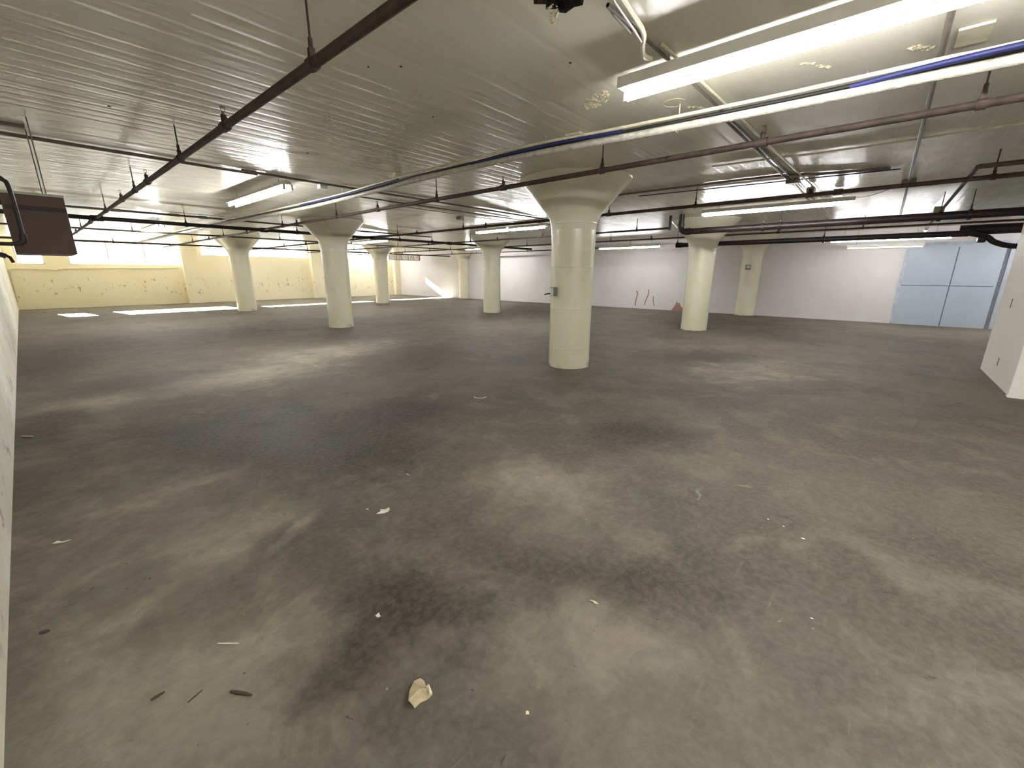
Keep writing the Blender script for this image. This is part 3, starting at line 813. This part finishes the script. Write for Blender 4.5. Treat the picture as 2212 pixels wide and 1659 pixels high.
# threads hanging from the ceiling
for (x, y, l, lab) in ((-1.62, -3.36, .045, 'short white thread hanging below the nearest strip light'), (-1.0, -3.42, .19, 'long white thread hanging right of the pipe bundle'),
                       (-.95, -2.55, .10, 'white thread hanging over the pale conduits below the bundle'), (-.6, -3.95, .10, 'white thread hanging near the right edge, over a brown pipe'),
                       (-1.95, .4, .22, 'little thread dangling from the bundle left of the nearest capital'), (-1.95, -.9, .22, 'little thread dangling from the bundle above the nearest capital')):
    tag(obj('hanging_thread', T([(x, y, ZC), (x + .004, y + .003, ZC - l * .5), (x, y, ZC - l)], .0016, 6), M['fixture']), lab, 'thread')

# ------------------------------------------------------------------ brown unit heater by the left wall
hx0, hx1, hy0, hy1, hz0, hz1 = -5.64, -5.25, 2.2, 2.9, 1.615, 2.115
t = thing('unit_heater', 'dark brown sheet-metal heater box hanging by the left wall', 'heater', (hx0, hy0, hz0))
L = lambda *a, **k: B(a[0] - hx0, a[1] - hx0, a[2] - hy0, a[3] - hy0, a[4] - hz0, a[5] - hz0, **k)
obj('casing', L(hx0, hx1, hy0, hy1, hz0, hz1, bevel=.006), M['heater'], t)
obj('top_plate', L(hx0 - .02, hx1 + .002, hy0 - .01, hy1, hz1, hz1 + .022), M['palemetal'], t)
obj('seam_band', L(hx0 + .01, hx1 - .005, hy0 - .004, hy0, hz1 - .13, hz1 - .09), M['heaterdark'], t)
obj('bracket', L(XL, hx0, hy0 + .1, hy0 + .14, hz1 - .05, hz1 - .01), M['heaterdark'], t)
obj('bracket', L(XL, hx0, hy0 + .5, hy0 + .54, hz1 - .05, hz1 - .01), M['heaterdark'], t)
for q in (hy0 + .1, hy1 - .1): obj('hanger_rod', T([(hx1 - .1 - hx0, q - hy0, hz1 - hz0), (hx1 - .1 - hx0, q - hy0, ZC - hz0)], .005, 8), M['box'], t)
t = thing('gas_pipe', 'black vertical pipe with an elbow in front of the brown heater', 'pipe')
obj('pipe_run', T(smooth_path([(XL, 1.8, 2.19), (-5.66, 1.8, 2.19), (-5.60, 1.8, 2.17), (-5.575, 1.8, 2.10), (-5.575, 1.8, 1.74), (-5.585, 1.8, 1.69), (-5.63, 1.8, 1.675), (-5.75, 1.8, 1.675), (XL, 1.8, 1.675)], 4), .0155, 12), M['blackpipe'], t, True)
obj('elbow', T([(-5.575, 1.8, 1.76), (-5.578, 1.8, 1.70), (-5.615, 1.8, 1.675)], .026, 12), M['blackpipe'], t, True)
obj('stub', T([(XL, 1.8, 1.83), (-5.70, 1.8, 1.83)], .022, 12), M['blackpipe'], t, True)
t = thing('gas_valve', 'dark valve with a lever handle on the wall below the brown heater', 'valve', (-5.70, 1.95, 1.60))
obj('valve_body', T([(-.27, 0, 0), (-.05, 0, 0), (0, 0, -.02)], .022, 10), M['blackpipe'], t, True)
obj('handle', T([(-.02, 0, .0), (.02, -.02, -.03), (.03, -.03, -.07)], .012, 8), M['blackpipe'], t, True)

# ------------------------------------------------------------------ hanging picture sign
SX0, SX1, SY, SZ0, SZ1 = 8.85, 11.09, 18.6, 2.215, 2.52
t = thing('picture_sign', 'long hanging sign of white framed pictures by the far corner', 'sign', (SX0, SY, SZ0))
obj('frame', B(0, SX1 - SX0, 0, .04, 0, SZ1 - SZ0), M['signframe'], t)
wds = [.52, .34, .48, .38, .44]
x = .03
for i, wd in enumerate(wds):
    pn = obj('picture_panel', B(x, x + wd - .05, -.01, 0, .03, SZ1 - SZ0 - .01), M['poster'], t)
    cxp = x + wd * .5
    if i in (1, 3):
        bm = bmesh.new(); tube(bm, [(cxp - .06, -.014, .24), (cxp + .04, -.014, .25), (cxp + .06, -.014, .19), (cxp - .03, -.014, .16)], .018, 6)
        tube(bm, [(cxp - .05, -.014, .05), (cxp - .05, -.014, .11)], .022, 6)
        obj('print', bm, M['mark'], pn)
    else:
        bm = bmesh.new(); tube(bm, [(cxp - .02, -.013, .24), (cxp + .07, -.013, .20), (cxp + .08, -.013, .12)], .014, 6)
        obj('print', bm, M['mark'], pn)
    x += wd
for q in (.2, SX1 - SX0 - .2): obj('hanger_rod', T([(q, .02, SZ1 - SZ0), (q, .02, ZC - SZ0)], .006, 6), M['box'], t)

# ------------------------------------------------------------------ litter on the floor
def ragged(bm, cx, cy, pts, z0, zs, thick=.0015):
    """crumpled scrap: outline points with their own heights, thickened"""
    tops = [bm.verts.new((cx + px, cy + py, z + thick)) for (px, py), z in zip(pts, zs)]
    bots = [bm.verts.new((cx + px, cy + py, max(0.0005, z))) for (px, py), z in zip(pts, zs)]
    mx = sum(p[0] for p in pts) / len(pts); my = sum(p[1] for p in pts) / len(pts)
    ct = bm.verts.new((cx + mx, cy + my, z0 + thick)); cb = bm.verts.new((cx + mx, cy + my, z0))
    n_ = len(pts)
    for i in range(n_):
        bm.faces.new((tops[i], tops[(i + 1) % n_], ct)); bm.faces.new((bots[(i + 1) % n_], bots[i], cb))
        bm.faces.new((tops[i], bots[i], bots[(i + 1) % n_], tops[(i + 1) % n_]))
# plan directions as seen by the camera
ri = Vector((rt.x, rt.y)); fo = Vector((fh.x, fh.y))
def sc_pts(lst): return [(ri.x * a + fo.x * b, ri.y * a + fo.y * b) for a, b in lst]
GROUND = 'scraps of litter on the floor'
bm = bmesh.new()
pts = sc_pts([(-.030, -.038), (-.036, .0), (-.030, .045), (-.012, .062), (.006, .050), (.018, .022), (.036, .012), (.046, -.004), (.030, -.016), (.008, -.028), (-.008, -.046), (-.02, -.04)])
ragged(bm, -5.005, -2.695, pts, .030, [.028, .022, .012, .004, .006, .014, .020, .010, .002, .004, .002, .016])
cb_ = thing('cardboard_scrap', 'crumpled tan cardboard scrap, nearest thing on the floor', 'litter', (0, 0, 0), 0)
obj('sheet', bm, M['card'], cb_)
bm = bmesh.new(); ragged(bm, -5.005, -2.695, sc_pts([(.02, .012), (.030, .018), (.046, -.004), (.038, -.012)]), .03, [.026, .030, .018, .02], .002)
obj('torn_flap', bm, M['chip'], cb_)['label'] = 'pale torn corner of the cardboard'
scr = [(-4.44, -1.565, [(-.035, -.026), (-.028, -.034), (.01, -.018), (.03, .0), (.034, .02), (.026, .045), (.012, .045), (.008, .018), (-.026, .024), (-.02, .008)], 'white bird-shaped paper scrap on the dark middle of the floor', 'paper'),
       (-5.785, -.50, [(-.036, -.016), (-.03, .008), (-.008, .006), (.02, .016), (.036, .022), (.014, .002), (-.006, -.006)], 'thin white crumpled strip of paper near the left wall', 'paper'),
       (-4.905, -2.265, [(-.012, -.004), (-.002, .014), (.004, .002), (.012, -.008), (.0, -.014)], 'tiny white paper flake left of the cardboard scrap, farther off', 'paper'),
       (-4.22, -2.94, [(-.018, .014), (-.006, .014), (.006, .004), (.02, -.010), (.004, -.008), (-.008, .0)], 'pale paint flake right of the cardboard scrap', 'chip'),
       (-4.045, -1.262, [(-.014, .018), (-.006, .014), (.016, -.010), (.008, -.008)], 'faint white flake on the rim of the big dark stain', 'chip'),
       (-2.93, -3.40, [(-.005, 0), (0, .006), (.005, 0), (0, -.006)], 'white speck right of the chalky smears', 'paper'),
       (-2.955, -3.485, [(-.005, 0), (0, .006), (.005, 0), (0, -.006)], 'middle one of three white specks in a row at the right', 'paper'),
       (-3.02, -3.59, [(-.009, .006), (0, .006), (.01, -.004), (0, -.006)], 'largest and nearest of three white specks in a row at the right', 'paper'),
       (-3.672, -3.70, [(-.006, .003), (0, .004), (.006, -.002), (0, -.004)], 'lone white speck on the near right floor', 'paper'),
       (-4.49, -1.46, [(-.010, 0), (-.002, .008), (.012, .002), (.002, -.006)], 'small dull chip beside the bird-shaped paper scrap', 'chip'),
       (-4.80, -3.02, [(-.006, -.006), (-.004, .006), (.005, .004), (.006, -.006)], 'pale pebble near the bottom edge of the frame', 'chip')]
for (x, y, pl, lab, mt) in scr:
    bm = bmesh.new()
    ragged(bm, x, y, sc_pts(pl), .006 if len(pl) > 5 else .003, [random.uniform(.001, .010 if len(pl) > 5 else .002) for _ in pl], .0015)
    tag(obj('paper_scrap' if mt == 'paper' else 'paint_flake', bm, M[mt]), lab, 'litter')
q0 = Vector((-5.385, -1.94, .004)); d = Vector((ri.x, ri.y, 0)) * .042
tag(obj('white_stick', T([q0 - d, q0 + d], .0028, 8), M['paper']), 'thin straight white stick on the near left floor', 'litter')
q0 = Vector((-5.945 + .05, 1.96, .006)); d = Vector((ri.x, ri.y, 0)) * .05
tag(obj('pale_stick', T([q0 - d, q0 + d], .006, 8), M['chip']), 'pale stick lying at the foot of the left wall', 'litter')
arc = [Vector((-2.26, -.22, .006)) + Vector((ri.x, ri.y, 0)) * (.075 * math.cos(a)) + Vector((fo.x, fo.y, 0)) * (.075 * math.sin(a)) for a in [math.pi * (1.08 + .84 * i / 14) for i in range(15)]]
tag(obj('plastic_ring', T(arc, .004, 8), M['paper'], None, True), 'broken white plastic arc lying before the nearest column', 'litter')
for (px, py, ln, wd, an, lab) in ((-5.617, -2.0, .04, .012, .9, 'dark twisted crumb on the near left floor'), (-5.42, -2.21, .085, .016, -.15, 'long dark smear-like crumb left of the cardboard scrap'),
                                  (-5.53, -2.10, .05, .006, 1.2, 'thin dark sliver above the long dark crumb'), (-5.87, -1.30, .03, .02, .4, 'dark lump against the left wall')):
    bm = bmesh.new()
    a = Vector((ri.x, ri.y, 0)) * math.cos(an) + Vector((fo.x, fo.y, 0)) * math.sin(an)
    c = Vector((px, py, .003))
    tube(bm, [c - a * ln * .5, c - a * ln * .2, c + a * ln * .2, c + a * ln * .5], wd, 8, True, [wd * .3, wd * .45, wd * .4, wd * .2])
    tag(obj('dark_crumb', bm, M['debris'], None, True), lab, 'litter')
